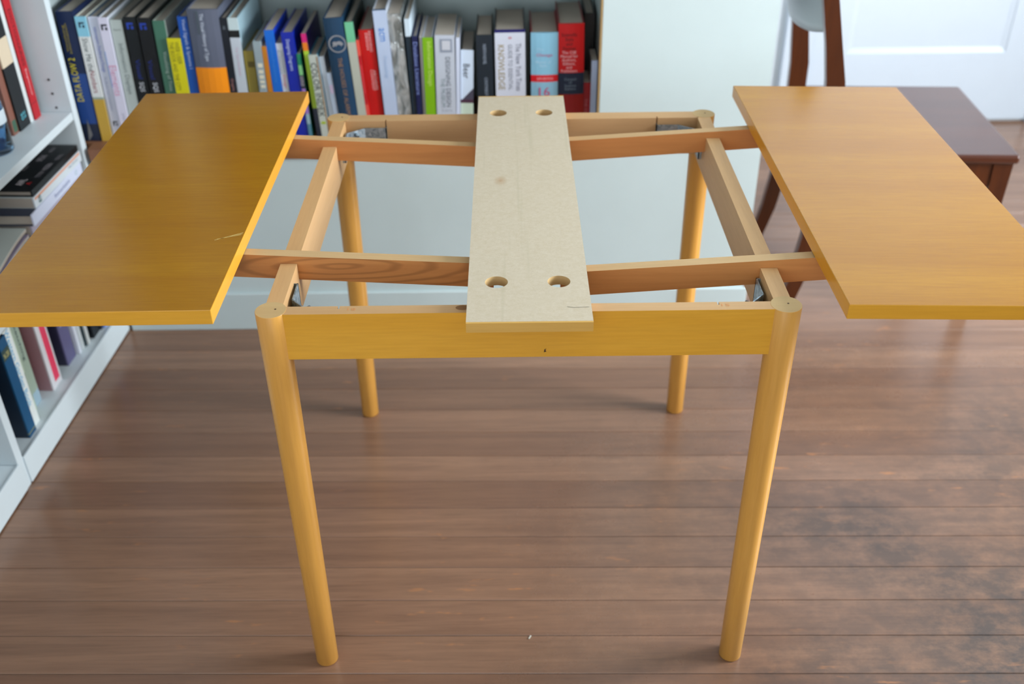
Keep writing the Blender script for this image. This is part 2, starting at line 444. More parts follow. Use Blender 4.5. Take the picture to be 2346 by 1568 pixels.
# ------------------------------------------------------------------ books
MCACHE = {}
def bookmat(c, rough=0.4):
    return paint(c, rough, 0.07)
def foil():
    if 'foil' in MATS: return MATS['foil']
    mt, nt, b = base_mat('clear_wrap', 0.16)
    b.inputs['Metallic'].default_value = 0.55
    f = noise(nt, coords(nt, (1, 1, 0.35)), 60, 4, 0.6, 1.0)
    o = mixcol(nt, ramp(nt, f, [(0.35, 0), (0.65, 1)]), lin((120, 126, 124)), lin((214, 220, 222)))
    nt.links.new(o, b.inputs['Base Color']); bump(nt, b, f, 0.9, 0.006)
    MATS['foil'] = mt; return mt

NBOOK = [0]
def make_book(label, w, h, d, segs, side=None, texts=(), marks=(), hard=True, bulge=0.0, group=None, mat_override=None):
    """local frame: x across the spine, y into the shelf, z up; origin under the spine's middle.
    segs: [(fraction from bottom, colour)...] ascending tops; texts: (string, z centre fraction, x centre fraction, length m, height m, dir, colour)"""
    t = thing('book', label, 'book', group=group)
    tb = 0.0026 if hard else 0.0008
    tb = min(tb, w*0.2); inset = 0.003 if hard else 0.0004
    def mm(c): return mat_override or bookmat(c)
    side = side or segs[-1][1]
    m = MB()
    zlo = 0.0
    nb = 5
    for (fr, c) in segs:
        zh = h*fr
        front = [(-w/2 + w*i/nb, -bulge*(1-(2*i/nb-1)**2)) for i in range(nb+1)] if bulge else [(-w/2, 0), (w/2, 0)]
        poly = front + [(w/2, 0.0035), (-w/2, 0.0035)]
        m.prism(poly, 2, zlo, zh, mm(c)); zlo = zh
    m.box((-w/2, 0.0036, 0), (-w/2+tb, d, h), mm(side)); m.box((w/2-tb, 0.0036, 0), (w/2, d, h), mm(side))
    m.build('cover', t)
    p = MB(); p.box((-w/2+tb+0.0001, 0.0037, inset), (w/2-tb-0.0001, d-inset, h-inset), M_PAGES); p.build('page_block', t)
    for tx in texts:
        s, zf, xf, ln, ht, dr, col = tx
        o = (w*(xf-0.5), -bulge-0.0004, h*zf)
        if dr == 'down': bx, by = (0, 0, -1), (1, 0, 0)
        elif dr == 'up': bx, by = (0, 0, 1), (-1, 0, 0)
        else: bx, by = (1, 0, 0), (0, 0, 1)
        me = text_mesh(s, ln, ht, o, bx, by, bookmat(col, 0.5))
        lo = bpy.data.objects.new('lettering', me); COL.objects.link(lo); lo.parent = t
    for im, mk in enumerate(marks):
        kind = mk[0]
        q = MB()
        if kind == 'rect':
            _, x0, x1, z0, z1, col = mk
            q.box((w*(x0-0.5), -bulge-0.0003-0.0002*im, h*z0), (w*(x1-0.5), -bulge*0.2+0.0001, h*z1), bookmat(col)); q.build('printed_patch', t)
        elif kind == 'logo':            # small square emblem with a notch
            _, xc, zc, s_, col = mk
            x_, z_ = w*(xc-0.5), h*zc
            y_ = -bulge-0.0003
            q.box((x_-s_/2, y_, z_+s_*0.2), (x_+s_/2, 0.0001, z_+s_/2), bookmat(col))
            q.box((x_-s_/2, y_, z_-s_/2), (x_-s_*0.2, 0.0001, z_+s_*0.2), bookmat(col))
            q.box((x_+s_*0.12, y_, z_-s_/2), (x_+s_/2, 0.0001, z_-s_*0.02), bookmat(col)); q.build('emblem', t)
        elif kind == 'ring':
            _, xc, zc, r, col = mk
            x_, z_ = w*(xc-0.5), h*zc; n = 28; y_ = -bulge-0.0005
            vs = []; fs = []
            for i in range(n):
                a = 2*math.pi*i/n
                for rr in (r, r*0.86): vs.append((x_+rr*math.cos(a), y_, z_+rr*math.sin(a)))
            for i in range(n):
                j = (i+1) % n; fs.append([2*i, 2*i+1, 2*j+1, 2*j])
            q.add(vs, fs, bookmat(col))
            # crouching animal inside the ring
            an = [(-.62,-.28),(-.5,-.02),(-.55,.2),(-.3,.3),(-.12,.22),(.1,.3),(.4,.28),(.62,.08),(.66,-.2),(.5,-.1),(.42,-.32),(.3,-.12),(0,-.05),(-.2,-.3),(-.3,-.1),(-.42,-.3)]
            q.add([(x_+p_[0]*r, y_, z_+p_[1]*r) for p_ in an], [list(range(len(an)))], bookmat(col)); q.build('emblem', t)
        elif kind == 'tri':
            _, col, pts_ = mk
            q.add([(w*(a-0.5), -bulge-0.0003, h*b) for a, b in pts_], [list(range(len(pts_)))], bookmat(col)); q.build('printed_patch', t)
    return t

W_, K_ = (232, 234, 240), (18, 20, 24)
# photo corner of each spine (top-left u, v, top-right u), lean (deg), depth, and its print
G1 = 'books in the row on the brown shelf'
ROW = [
 ((126,27,166), 1.0, .235, [(285,(24,34,58)),(170,(32,70,140)),(0,(14,32,72))], dict(texts=[('DATA FLOW 2',184,.32,.100,.0145,'up',(236,218,40)),('Visualising\nInformation',89,.32,.066,.011,'up',(176,158,44))], marks=[('tri',(120,120,120),[(.25,.0),(.4,.18),(.55,.05)])]), 'tall dark blue book with yellow capitals, end of shelf row beside the white upright'),
 ((170.5,38,196), 0.8, .22, [(228,(196,158,62)),(223,(150,165,150)),(84,(222,224,222)),(0,(138,200,222))], dict(hard=True,side=(196,200,190),texts=[('Show Me the',126,.5,.074,.012,'down',(100,110,112)),('Numbers',188,.5,.050,.012,'down',(150,50,70))],marks=[('logo',.5,57,.012,(30,50,70))]), 'book with light blue top, white middle and mustard yellow foot on its spine'),
 ((199,40,221), 0.8, .22, [(0,(212,216,232))], dict(side=(70,90,110),texts=[('Information Dashboard Design',116,.5,.10,.0095,'down',(80,106,196)),('The Effective Visual Communication',217,.5,.08,.006,'down',(160,168,196))],marks=[('logo',.5,285,.011,(60,66,74))]), 'white-spined book with small blue lettering along its upper half'),
 ((224,40,246), 0.8, .22, [(0,(216,214,232))], dict(side=(200,206,216),texts=[('Elements',185,.5,.070,.016,'down',(216,150,180)),('press',268,.5,.016,.006,'down',(160,160,180))],marks=[('logo',.5,62,.013,(40,46,56)),('rect',.0,.05,200,118,(70,130,190))]), 'white-spined book with pale pink lettering and a dark square emblem on top'),
 ((249.5,47,277), 0.8, .22, [(0,(178,188,184))], dict(side=(160,170,170),texts=[('Information Displays',160,.5,.115,.012,'down',(110,122,124)),('Harris',69,.5,.016,.005,'h',(130,140,140))]), 'pale grey-green book with thin grey title running down its spine'),
 ((281,40,309), 0.8, .22, [(0,(10,16,20))], dict(texts=[('Visual',159,.5,.044,.010,'down',(24,44,130)),('SQS',200,.45,.022,.012,'down',(214,218,224))],marks=[('logo',.45,60,.014,(36,66,170))]), 'black-spined book with blue emblem, standing against the grey-green book'),
 ((313,41,344), 0.8, .22, [(0,(8,10,14))], dict(texts=[('Visual',159,.4,.044,.010,'down',(22,40,120)),('SQS',200,.45,.022,.012,'down',(214,218,224))],marks=[('logo',.4,60,.014,(30,60,160))]), 'black-spined book with blue emblem, standing against the dull green book'),
 ((348,49,375), 0.8, .20, [(0,(66,112,92))], dict(side=(176,186,176),texts=[('Visualizing of Time',165,.55,.090,.010,'down',(184,204,194))]), 'dull green book with pale lettering and a whitish back cover'),
 ((380,88,413), 0.8, .17, [(0,(214,204,8))], dict(hard=True,side=(40,60,40),texts=[('THE BOOK AND THE CITY',152,.28,.11,.009,'down',(112,108,16)),('WEB USER',121,.70,.05,.009,'down',(120,116,20))]), 'short bright yellow book with faint dark capitals down its spine'),
 ((405,39,427), 0.8, .20, [(0,(10,78,168))], dict(texts=[('Visual Signals & Systems I',102,.55,.11,.0095,'down',(190,206,236))]), 'medium blue book with white lettering beside the thick grey volume'),
 ((427,21,499), 0.8, .24, [(154,(250,146,8)),(0,(92,98,116))], dict(bulge=.004,texts=[('The Visual History of Type',85,.44,.104,.011,'down',(210,218,232))],marks=[('rect',.28,.36,78,24,(72,82,92))]), 'thickest grey book whose lower spine is bright orange'),
 ((502,41,519), 0.8, .22, [(0,(12,20,32))], dict(texts=[('Graphic',195,.5,.030,.008,'down',(180,126,120)),('AB',63,.5,.008,.005,'down',(120,130,140))]), 'thin black book squeezed against the thick grey and orange volume'),
 ((520,42,543), 0.8, .22, [(87,(196,204,214)),(70,(10,14,16)),(0,(196,212,214))], dict(side=(150,178,188),texts=[('The Type Handbook',142,.5,.065,.007,'down',(206,170,190))]), 'white-spined book crossed by a single black band near its top'),
 ((556,119,579), 0.5, .16, [(0,(150,134,56))], dict(texts=[],marks=[('rect',.3,.95,156,143,(96,84,30))]), 'short olive gold book with a darker square on its spine'),
 ((579,95,597), 0.3, .16, [(0,(150,164,170))], dict(marks=[('rect',.25,.85,b_,a_,(220,216,196)) for a_,b_ in ((145,154),(160,168),(172,180),(184,190),(194,201))]), 'grey paperback with a column of cream blots on its spine'),
 ((599,107,609), -.3, .15, [(0,(196,122,30))], dict(hard=False), 'very thin orange booklet between grey and bright blue spines'),
 ((603,71,625), -1.0, .17, [(0,(10,104,206))], dict(hard=False,side=(20,60,190),texts=[('Creative Programming',145,.5,.09,.006,'down',(60,140,220))]), 'bright azure blue paperback'),
 ((625,102,645), -1.3, .16, [(0,(228,230,232))], dict(hard=False,texts=[('Information\nArchitecture',144,.5,.055,.012,'down',(116,136,146)),('Design',189,.5,.030,.009,'down',(226,120,132))]), 'white paperback with grey and pink lettering between two blue books'),
 ((642,76,670), -1.8, .19, [(0,(8,36,160))], dict(texts=[('Designing Diagrams',128,.45,.070,.010,'down',(200,210,242))]), 'deep ultramarine book with white lettering'),
 ((674,125,687), -1.6, .16, [(285,(80,130,150)),(262,(150,180,190)),(204,(160,120,196)),(173,(36,40,52)),(150,(130,196,130)),(0,(30,128,92))], dict(hard=False,texts=[('GOLD',187,.5,.022,.007,'down',(206,196,206))]), 'slim paperback with patches of green, mauve and dark on its spine'),
 ((688,80,699), -2.2, .18, [(251,(50,60,80)),(119,(182,214,62)),(100,(240,130,30)),(0,(214,30,120))], dict(hard=False,side=(60,40,120)), 'narrow lime green paperback topped with orange and magenta'),
 ((705,126,727), -2.8, .14, [(0,(190,196,186))], dict(hard=True,side=(60,140,170),texts=[('COLOR INDEX',206,.42,.125,.013,'down',(40,52,60))],marks=[('rect',.84,1.0,.05,.98,(150,110,66)),('rect',.2,.7,284,278,(170,190,50))]), 'small off-white book with bold dark capitals down its spine'),
 ((729,132,741), -3.6, .15, [(0,(206,214,224))], dict(hard=False), 'plain white paperback beside the bold-lettered off-white book'),
 ((747,168,759), -3.9, .13, [(0,(176,190,208))], dict(hard=False,marks=[('rect',.2,.8,215,195,(200,180,206))]), 'shortest pale blue paperback at the foot of the big slate blue book'),
 ((739,42,784), -3.6, .22, [(0,(18,58,88))], dict(bulge=.003,texts=[('THE HOUSES OF ALARMS',200,.55,.135,.0095,'down',(160,122,88))],marks=[('ring',.56,101,.0195,(146,146,150))]), 'big slate blue book with ringed animal emblem and bronze lettering'),
 ((786,51,808), -3.1, .20, [(97,(184,186,172)),(0,(112,192,148))], dict(hard=True,side=(30,50,50)), 'cream-spined book with a mint green top'),
 ((811,93,820), -3.0, .17, [(240,(224,80,70)),(128,(190,20,34)),(0,(232,84,70))], dict(hard=False,marks=[('rect',.3,.7,215,150,(220,70,76))]), 'thin red paperback between cream and scarlet spines'),
 ((820,71,854), -2.7, .19, [(0,(206,8,8))], dict(bulge=.002,side=(140,10,10),texts=[('READING\nDESIGN',97,.62,.046,.013,'down',(244,186,186)),('ARCHIVES\nCONTENT',186,.64,.048,.012,'down',(244,196,196))]), 'scarlet hardback with two blocks of white lettering'),
 ((853,22,884), -2.2, .22, [(24,(186,200,226)),(0,(30,70,100))], dict(hard=True,side=(180,188,200),texts=[('acm',80,.5,.029,.012,'down',(60,130,210)),('Proceedings',155,.5,.05,.010,'down',(160,186,220))]), 'tall pale blue book with a bright blue three-letter logo'),
 ((884,34,917), -2.5, .20, [(0,(150,154,150))], dict(hard=False,foil=True), 'silvery book still wrapped in shiny crinkled plastic'),
 ((922,45,937), -1.2, .20, [(85,(14,40,56)),(0,(206,222,234))], dict(hard=False), 'narrow dark teal book with a white top on its spine'),
 ((938,84,956), -.6, .18, [(0,(8,22,74))], dict(texts=[('Database Literature',158,.5,.12,.009,'down',(130,146,206))]), 'navy blue book with lilac-grey lettering'),
 ((957,85,964), .2, .16, [(0,(178,176,180))], dict(hard=False), 'very thin grey booklet beside the lime green spine'),
 ((964.5,86,991), .3, .17, [(0,(122,176,4))], dict(side=(190,196,210),texts=[('Information Design',146,.55,.10,.012,'down',(200,224,110))]), 'lime green hardback with pale lettering'),
 ((995.5,81,1041), 1.0, .165, [(0,(190,196,208))], dict(hard=False,texts=[('DESIGNING DESIGN',188,.64,.115,.010,'down',(84,92,104)),('THE MUSEUM',212,.36,.067,.009,'down',(120,140,146)),('Lars',252,.55,.022,.006,'h',(160,166,180))],marks=[('rect',.25,.88,120,89,(140,148,164)),('rect',.36,.78,114,93,(198,200,208))]), 'thick pale grey book with black capitals and a grey square at its top'),
 ((1041,87,1053), 1.6, .16, [(0,(206,214,234))], dict(hard=False), 'slim blank white book between the thick grey and short white ones'),
 ((1053,117,1085), 2.0, .15, [(238,(190,206,188)),(230,(70,40,60)),(0,(204,218,236))], dict(hard=True,side=(20,22,26),texts=[('Beer',165,.45,.033,.014,'down',(30,40,50))],marks=[('tri',(66,64,80),[(.12,230),(1,230),(1,204)])]), 'short white book with one dark word and a grey triangle below it'),
 ((1090,81,1128), -.2, .16, [(0,(14,30,42))], dict(hard=True,side=(8,10,14),texts=[('NORTH NOVEL',125,.5,.045,.007,'down',(160,172,190)),('CONTINENT',199,.55,.042,.007,'down',(150,162,180))]), 'blue-black hardback with two short lines of white lettering'),
 ((1133,69,1203), -.4, .17, [(75,(208,212,226)),(0,(16,14,96))], dict(hard=True,side=(16,24,40),texts=[('KNOWLEDGE',155,.20,.102,.014,'down',(150,130,70)),('GUIDE TO ESSENTIAL',155,.50,.104,.009,'down',(120,126,138)),('The New York Times',155,.77,.108,.012,'down',(104,108,126)),('*',87,.5,.008,.006,'h',(210,40,60))]), 'thick white reference book with gold capitals and a navy top band'),
 ((1216,76,1279), -.4, .17, [(188,(150,200,226)),(172,(226,20,36)),(0,(146,204,232))], dict(bulge=.004,side=(150,14,26),texts=[('The',113,.34,.016,.006,'h',(186,224,244)),('Chicago',127,.50,.036,.009,'h',(206,90,134)),('Manual of\nStyle',147,.46,.034,.017,'h',(196,228,248)),('16TH EDITION',180,.52,.036,.006,'h',(252,196,202)),('16',210,.5,.024,.021,'h',(206,80,130))]), 'thick sky blue book with a red band and pink numerals'),
 ((1279,55,1339), -.9, .18, [(216,(150,6,10)),(167,(10,34,62)),(0,(206,8,20))], dict(bulge=.004,side=(128,10,20),texts=[('Scientific\nStyle\nand\nFormat',95,.42,.034,.038,'h',(56,0,10)),('The CSE\nManual for\nAuthors,\nEditors,\nand\nPublishers',141,.42,.038,.048,'h',(252,206,212)),('Council\nof\nScience\nEditors',192,.46,.026,.028,'h',(130,150,170))]), 'largest red book with black and white lines of print above a navy block'),
]
prev = None
SPY = 1.092
shelf_rot = 0.0
for (tl, lean, dep, segs, opt, label) in ROW:
    opt = dict(opt)
    fo = opt.pop('foil', False)
    a = px_y(tl[0], tl[1], SPY); b = px_y(tl[2], tl[1], SPY)
    h = a.z - SZ; w = b.x - a.x; L = math.radians(lean)
    xl_b = a.x - h*math.tan(L)
    w *= math.cos(L)
    if prev:
        pxr, pL, ph = prev
        hh = min(h, ph)
        need = max(pxr - xl_b, (pxr + hh*math.tan(pL)) - (xl_b + hh*math.tan(L))) + 0.0006
        if need > 0: xl_b += need; w -= need
    w = max(w, 0.006)
    prev = (xl_b + w/math.cos(L), L, h)
    uc = (tl[0]+tl[2])/2
    def fr(v):                      # photo row -> fraction of this spine's height
        return v if v <= 1.5 else (px_y(uc, v, SPY).z - SZ)/h
    segs = [(1.0 if v == 0 else max(0.02, fr(v)), c) for v, c in segs]
    opt['texts'] = [(t_[0], fr(t_[1])) + tuple(t_[2:]) for t_ in opt.get('texts', ())]
    mk = []
    for q in opt.get('marks', ()):
        if q[0] == 'rect': q = (q[0], q[1], q[2], fr(q[3]), fr(q[4]), q[5])
        elif q[0] in ('logo', 'ring'): q = (q[0], q[1], fr(q[2])) + tuple(q[3:])
        elif q[0] == 'tri': q = (q[0], q[1], [(a_, fr(b_)) for a_, b_ in q[2]])
        mk.append(q)
    opt['marks'] = mk
    if fo: opt['mat_override'] = foil()
    t = make_book(label, w, h/math.cos(L), dep, segs, group=G1, **opt)
    yoff = random.uniform(-0.004, 0.006)
    lift = w/2*abs(math.sin(L))
    t.location = (xl_b + w/2, SPY + yoff, SZ + lift + 0.0003)
    t.rotation_euler = (0, L, 0)
rx = prev[0] + 0.001
# the three small ones against the pilaster
t = make_book('black book set back behind the short dark red one', 0.022, 0.255, 0.14, [(1, (12, 10, 12))], side=(20, 16, 16), group=G1)
t.location = (0.1625, 1.185, SZ+0.0003)
t = make_book('short dark red book in front of a taller black one', 0.0185, 0.124, 0.085, [(1, (150, 8, 28))], hard=False, texts=[('THE ORIGINAL', .42, .5, .07, .006, 'down', (196, 110, 120))], group=G1)
t.location = (0.153, 1.096, SZ+0.0003)
t = make_book('slim pale blue paperback against the white pilaster', 0.013, 0.176, 0.085, [(1, (188, 204, 236))], hard=False, side=(150, 150, 150), group=G1)
t.location = (0.1693, 1.092, SZ+0.0003)

# the shelves above carry books too: out of this frame, mirrored in the leaf's lacquer
seen = {}
GU = 'books on the higher shelves of the built-in bookcase'
CN = (('navy', (20, 40, 90)), ('black', (14, 14, 18)), ('brown', (96, 60, 34)), ('dark red', (120, 20, 24)), ('grey', (120, 124, 128)), ('dark green', (24, 62, 46)), ('cream', (196, 186, 160)))
for uz, nm in ((0.885, 'on shelf two'), (1.26, 'on shelf three')):
    x = OX0 - 0.03; specs = []
    while x < OX1 - 0.06:
        w = random.uniform(0.022, 0.05); specs.append((x, w, random.uniform(0.21, 0.31), random.choice(CN))); x += w + 0.001
    for q, (x, w, h, (cn, cc)) in enumerate(specs):
        nb = specs[q-1][3][0] if q else 'the side panel'; na = specs[q+1][3][0] if q+1 < len(specs) else 'the divider'
        lb = '%s book between %s and %s %s' % (cn, nb, na, nm)
        if lb in seen: lb = ('thinner ' if w < seen[lb] else 'thicker ') + lb
        seen[lb] = w
        t = make_book(lb, w, h, random.uniform(.15, .2), [(1, cc)], group=GU)
        t.location = (x + w/2, 1.095, uz + 0.0004)

# ---- left bookcase: upper shelf, standing books with spines towards the room
def left_book(y0_, y1_, xf, z, h, d, label, segs, group, lean=0, **opt):
    t = make_book(label, y1_-y0_, h, d, segs, group=group, **opt)
    # world y interval -> local along the case
    p = LCM @ Vector((0, 0, 0))
    yl = (y0_+y1_)/2 - LQ.y
    t.matrix_world = LCM @ Matrix.Translation((xf, yl, z+0.0004)) @ Matrix.Rotation(math.radians(90), 4, 'Z')
    t.location = t.matrix_world.translation; return t
G2 = 'books standing on the upper shelf of the left bookcase'
left_book(.990, 1.0175, -.062, .581, .268, .19, 'bright red hardback leaning beside an empty gap on the upper left shelf', [(1,(176,6,24))], G2, side=(120,4,16), texts=[('DICTIONARIES',.66,.5,.12,.010,'down',(70,10,20)),('Seymour',.30,.5,.06,.008,'down',(236,190,190))], marks=[('rect',0,1,.13,.135,(90,4,12))])
left_book(.974, .9885, -.066, .581, .262, .18, 'thin plain white book between red and black spines on the upper left shelf', [(1,(206,214,214))], G2, hard=False)
left_book(.925, .9725, -.066, .581, .262, .19, 'black book with a cream block across its spine on the upper left shelf', [(.52,(10,20,24)),(.735,(206,190,164)),(1,(10,18,22))], G2, side=(6,12,14), texts=[('25\n30',.10,.55,.016,.022,'down',(96,190,206))])
left_book(.900, .9235, -.070, .581, .250, .19, 'reddish brown book behind the blue bottle on the upper left shelf', [(1,(130,84,70))], G2, hard=False, marks=[('rect',.2,.9,.02,.12,(60,96,76))])
# blue glass bottle on that shelf
def glass_mat(name, col):
    mt, nt, b = base_mat(name, 0.03)
    b.inputs['Transmission Weight'].default_value = 1.0
    o = mixcol(nt, noise(nt, coords(nt), 20), lin(col), lin([min(255, c+14) for c in col]))
    nt.links.new(o, b.inputs['Base Color']); return mt
gb = thing('glass_bottle', 'blue tinted glass bottle standing on the white shelf', 'bottle', (-1.078, 0.822, 0.5812))
m = MB()
outer = [(0.034, 0.0), (0.037, 0.004), (0.037, 0.10), (0.034, 0.115), (0.020, 0.14), (0.014, 0.155), (0.014, 0.19), (0.017, 0.192), (0.017, 0.20)]
inner = [(0.013, 0.20), (0.011, 0.155), (0.017, 0.14), (0.030, 0.113), (0.033, 0.10), (0.033, 0.014), (0.028, 0.011)]
m.lathe(outer + inner, glass_mat('blue_glass', (150, 200, 236)), 36)
m.build('body', gb)
m = MB(); m.lathe([(0.0372, 0.062), (0.0374, 0.063), (0.0374, 0.088), (0.0372, 0.089)], paint((196, 208, 216), 0.5), 36); m.build('label_band', gb)

# ---- bottom shelf of the left bookcase
G3 = 'books standing on the bottom shelf of the left bookcase'
zb = 0.0671
left_book(.5225, .5525, -.012, zb, .240, .20, 'teal hardback with gold bands, nearest the dividing upright on the bottom shelf', [(.035,(12,70,108)),(.045,(130,130,80)),(1,(14,78,118))], G3, side=(4,34,60), texts=[('N 201',.84,.5,.02,.012,'h',(200,190,120))], marks=[('rect',0,1,.80,.90,(50,72,70))])
left_book(.5535, .5835, -.018, zb, .240, .18, 'white book with light blue serif title beside the teal hardback', [(1,(222,228,226))], G3, side=(190,196,190), texts=[('Western Garden Book',.60,.5,.19,.014,'down',(88,170,214))])
left_book(.592, .622, -.040, zb, .235, .17, 'pale green book on the bottom shelf beside the white garden book', [(1,(172,188,164))], G3, hard=False, marks=[('rect',.1,.9,.12,.42,(20,44,44))])
left_book(.626, .655, -.044, zb, .236, .17, 'grey-green paperback with dark writing beside the pale green book', [(.14,(150,176,190)),(1,(150,166,150))], G3, hard=False, side=(206,96,60), texts=[('Sketching',.70,.5,.10,.012,'down',(60,80,80))])
left_book(.688, .733, -.030, zb, .230, .135, 'thick mauve-covered book with a red stripe on a white spine', [(1,(216,214,218))], G3, hard=False, side=(176,138,144), marks=[('rect',.35,.85,.06,.92,(232,60,96))])
left_book(.785, .829, -.036, zb, .228, .17, 'purple-grey book with large white letters on the bottom shelf', [(1,(96,92,132))], G3, side=(50,50,78), texts=[('STAR',.62,.5,.09,.022,'down',(210,208,224))])
left_book(.832, .846, -.028, zb, .225, .17, 'white paperback leaning on the purple-grey book', [(1,(214,218,228))], G3, hard=False)
left_book(.848, .862, -.028, zb, .225, .17, 'off-white paperback next to a thin dark green book', [(1,(200,206,208))], G3, hard=False)
left_book(.864, .871, -.026, zb, .225, .17, 'thin dark green book between off-white ones on the bottom shelf', [(1,(6,44,52))], G3, hard=False)
left_book(.874, .886, -.024, zb, .225, .17, 'greyish cream book before the thick black one on the bottom shelf', [(1,(200,202,200))], G3, hard=False)
left_book(.900, .935, -.020, zb, .225, .17, 'thick black book near the corner of the bottom shelf', [(1,(8,14,20))], G3)
left_book(.938, .945, -.016, zb, .225, .15, 'thin dark patterned booklet beside the thick black book', [(1,(40,44,56))], G3, hard=False)
left_book(.947, .962, -.012, zb, .225, .15, 'light blue book near the corner of the bottom shelf', [(1,(96,136,210))], G3)
left_book(.970, .979, -.014, zb, .225, .15, 'thin beige book near the corner of the bottom shelf', [(1,(176,164,166))], G3, hard=False)
left_book(.982, 1.005, -.012, zb, .225, .15, 'navy book in the corner of the bottom shelf', [(1,(6,44,84))], G3)

# ---- middle shelf: a pile of books lying flat, magazines drooping beside it
G4 = 'books piled flat on the middle shelf of the left bookcase'
def flat_book(y0_, y1_, xf, z0, z1, d, label, segs, ang=0.0, **opt):
    t = make_book(label, z1-z0, y1_-y0_, d, segs, group=G4, **opt)
    # local z -> -y (case), local x -> +z, local y -> -x
    Rm = Matrix(((0, -1, 0, 0), (0, 0, -1, 0), (1, 0, 0, 0), (0, 0, 0, 1)))
    t.matrix_world = LCM @ Matrix.Translation((xf, y1_-LQ.y, (z0+z1)/2)) @ Matrix.Rotation(ang, 4, 'Z') @ Rm
    return t
zz = 0.3425
zz += 0.012
flat_book(.775, 1.035, -.030, zz-0.0118, zz+.030, .20, 'bottom book of the flat pile, with a mauve grey spine', [(1,(150,140,160))])
flat_book(.765, 1.030, -.020, zz+.0304, zz+.062, .20, 'dark brown book lying low in the flat pile', [(1,(70,62,66))], hard=False)
flat_book(.760, 1.030, -.012, zz+.0624, zz+.088, .20, 'white-spined book lying in the pile under a dark edge', [(1,(168,160,176))], hard=False)
flat_book(.755, 1.026, -.006, zz+.0884, zz+.114, .20, 'thick white book in the pile with grey print on its spine', [(1,(206,212,232))], ang=0.02, side=(40,50,70), texts=[('Remarkable',.42,.5,.085,.009,'down',(130,140,176)),('o',.12,.5,.012,.012,'h',(170,190,200))])
flat_book(.785, 1.032, -.004, zz+.1144, zz+.138, .17, 'white paperback lying second from the top of the pile', [(1,(206,214,220))], hard=False, side=(196,206,206), texts=[('Fifty Works',.18,.45,.05,.005,'down',(90,110,120)),('B',.90,.5,.016,.012,'h',(40,90,90))], marks=[('rect',.70,.9,.02,.98,(214,150,120))])
tb_ = flat_book(.790, 1.030, -.006, zz+.1384, zz+.152, .185, 'black-covered book on top of the flat pile with rows of dim print', [(1,(10,14,18))], hard=True)
# dim print on the black top cover (local x up): words scattered on it
for (zl, yl, s, ln, ht, col) in ((.20, .075, 'AWL', .030, .016, (236, 228, 230)), (.205, .055, 'A', .012, .010, (220, 30, 30)), (.16, .05, 'TOTEM', .03, .010, (150, 146, 152)), (.13, .10, 'THE WAY', .03, .010, (150, 146, 152)),
                                 (.12, .05, 'MODERN', .034, .012, (176, 170, 176)), (.075, .085, 'SPEAK', .034, .014, (176, 170, 176)), (.07, .045, 'YOUR WALL', .03, .010, (150, 146, 152)), (.03, .08, 'INDEX', .026, .008, (150, 146, 152))):
    me = text_mesh(s, ln, ht, (0.007+0.0005, 0.012+(yl-0.045)*0.9, zl), (0, 0, -1), (0, -1, 0) if False else (0, 1, 0), bookmat(col, 0.5))
    # seen from above: x(local)=up; baseline runs along -z, letter tops point away from the room
    lo = bpy.data.objects.new('lettering', me); COL.objects.link(lo); lo.parent = tb_
G5 = 'magazines drooping on the middle shelf'
def magazine(label, z_hi, z_lo, xf, y_far, y_near, thick, col, d=0.21):
    t = thing('magazine', label, 'magazine', group=G5)
    t.matrix_world = LCM.copy()
    n = 14; top = []; 
    for i in range(n+1):
        s_ = i/n; yv = y_far + (y_near-y_far)*s_
        k_ = s_*s_*(3-2*s_)
        top.append((yv-LQ.y, z_hi + (z_lo-z_hi)*k_))
    poly = top + [(p[0], p[1]-thick) for p in reversed(top)]
    m = MB(); m.prism(poly, 0, xf-d, xf, M_PAGES); m.build('page_block', t)
    m = MB(); poly2 = [(p[0], p[1]+0.0012) for p in top] + [(p[0], p[1]+0.0002) for p in reversed(top)]
    m.prism(poly2, 0, xf-d, xf+0.001, bookmat(col)); m.build('cover', t)
    return t
for k_, (c, lb) in enumerate((((30, 70, 110), 'lowest drooping magazine with a blue cover'), ((196, 206, 206), 'white-covered magazine drooping above the blue one'),
                              ((24, 50, 56), 'dark teal magazine curling off the shelf pile'), ((206, 210, 206), 'pale magazine sagging under the mauve one'),
                              ((150, 140, 160), 'mauve grey magazine sagging towards the dividing upright'), ((190, 196, 190), 'light grey magazine lying on top of the drooping heap'))):
    magazine(lb, 0.366+0.0145*k_, 0.350+0.0095*k_, -0.010-0.002*k_, 0.752, 0.475, 0.0065, c)

# ------------------------------------------------------------------ the extending table
tb = thing('extending_table', 'light beech extending table stripped of its top, both end leaves pulled out', 'table', (0, 0.342, 0))
TO = Vector((0, 0.342, 0))
def tpart(mb, name, parent=None, **kw):
    """mesh given in table-room coordinates; stored relative to the table root"""
    mb.v = [(v[0]-TO.x, v[1]-TO.y, v[2]-TO.z) for v in mb.v]
    return mb.build(name, parent or tb, **kw)
LX, LY0, LY1, LZ = 0.3427, 0.0, 0.6835, 0.70
for (x, y) in ((-LX, LY0), (LX, LY0), (-LX, LY1), (LX, LY1)):
    m = MB(); m.lathe([(0.0160, 0.0), (0.0182, 0.0025), (0.0192, 0.25), (0.0206, 0.6), (0.0209, LZ-0.0004), (0.0205, LZ+0.0003)], M_HONEY_Z, 40, (x, y), cap_top=M_RAW_END)
    leg = tpart(m, 'leg')
    cr = MB(); cr.lathe([(0.0014, LZ+0.0003), (0.0014, LZ+0.0006)], paint((70, 46, 24), 0.7), 10, (x+0.003*(1 if x > 0 else 2), y+0.002)); tpart(cr, 'nail_hole', leg)
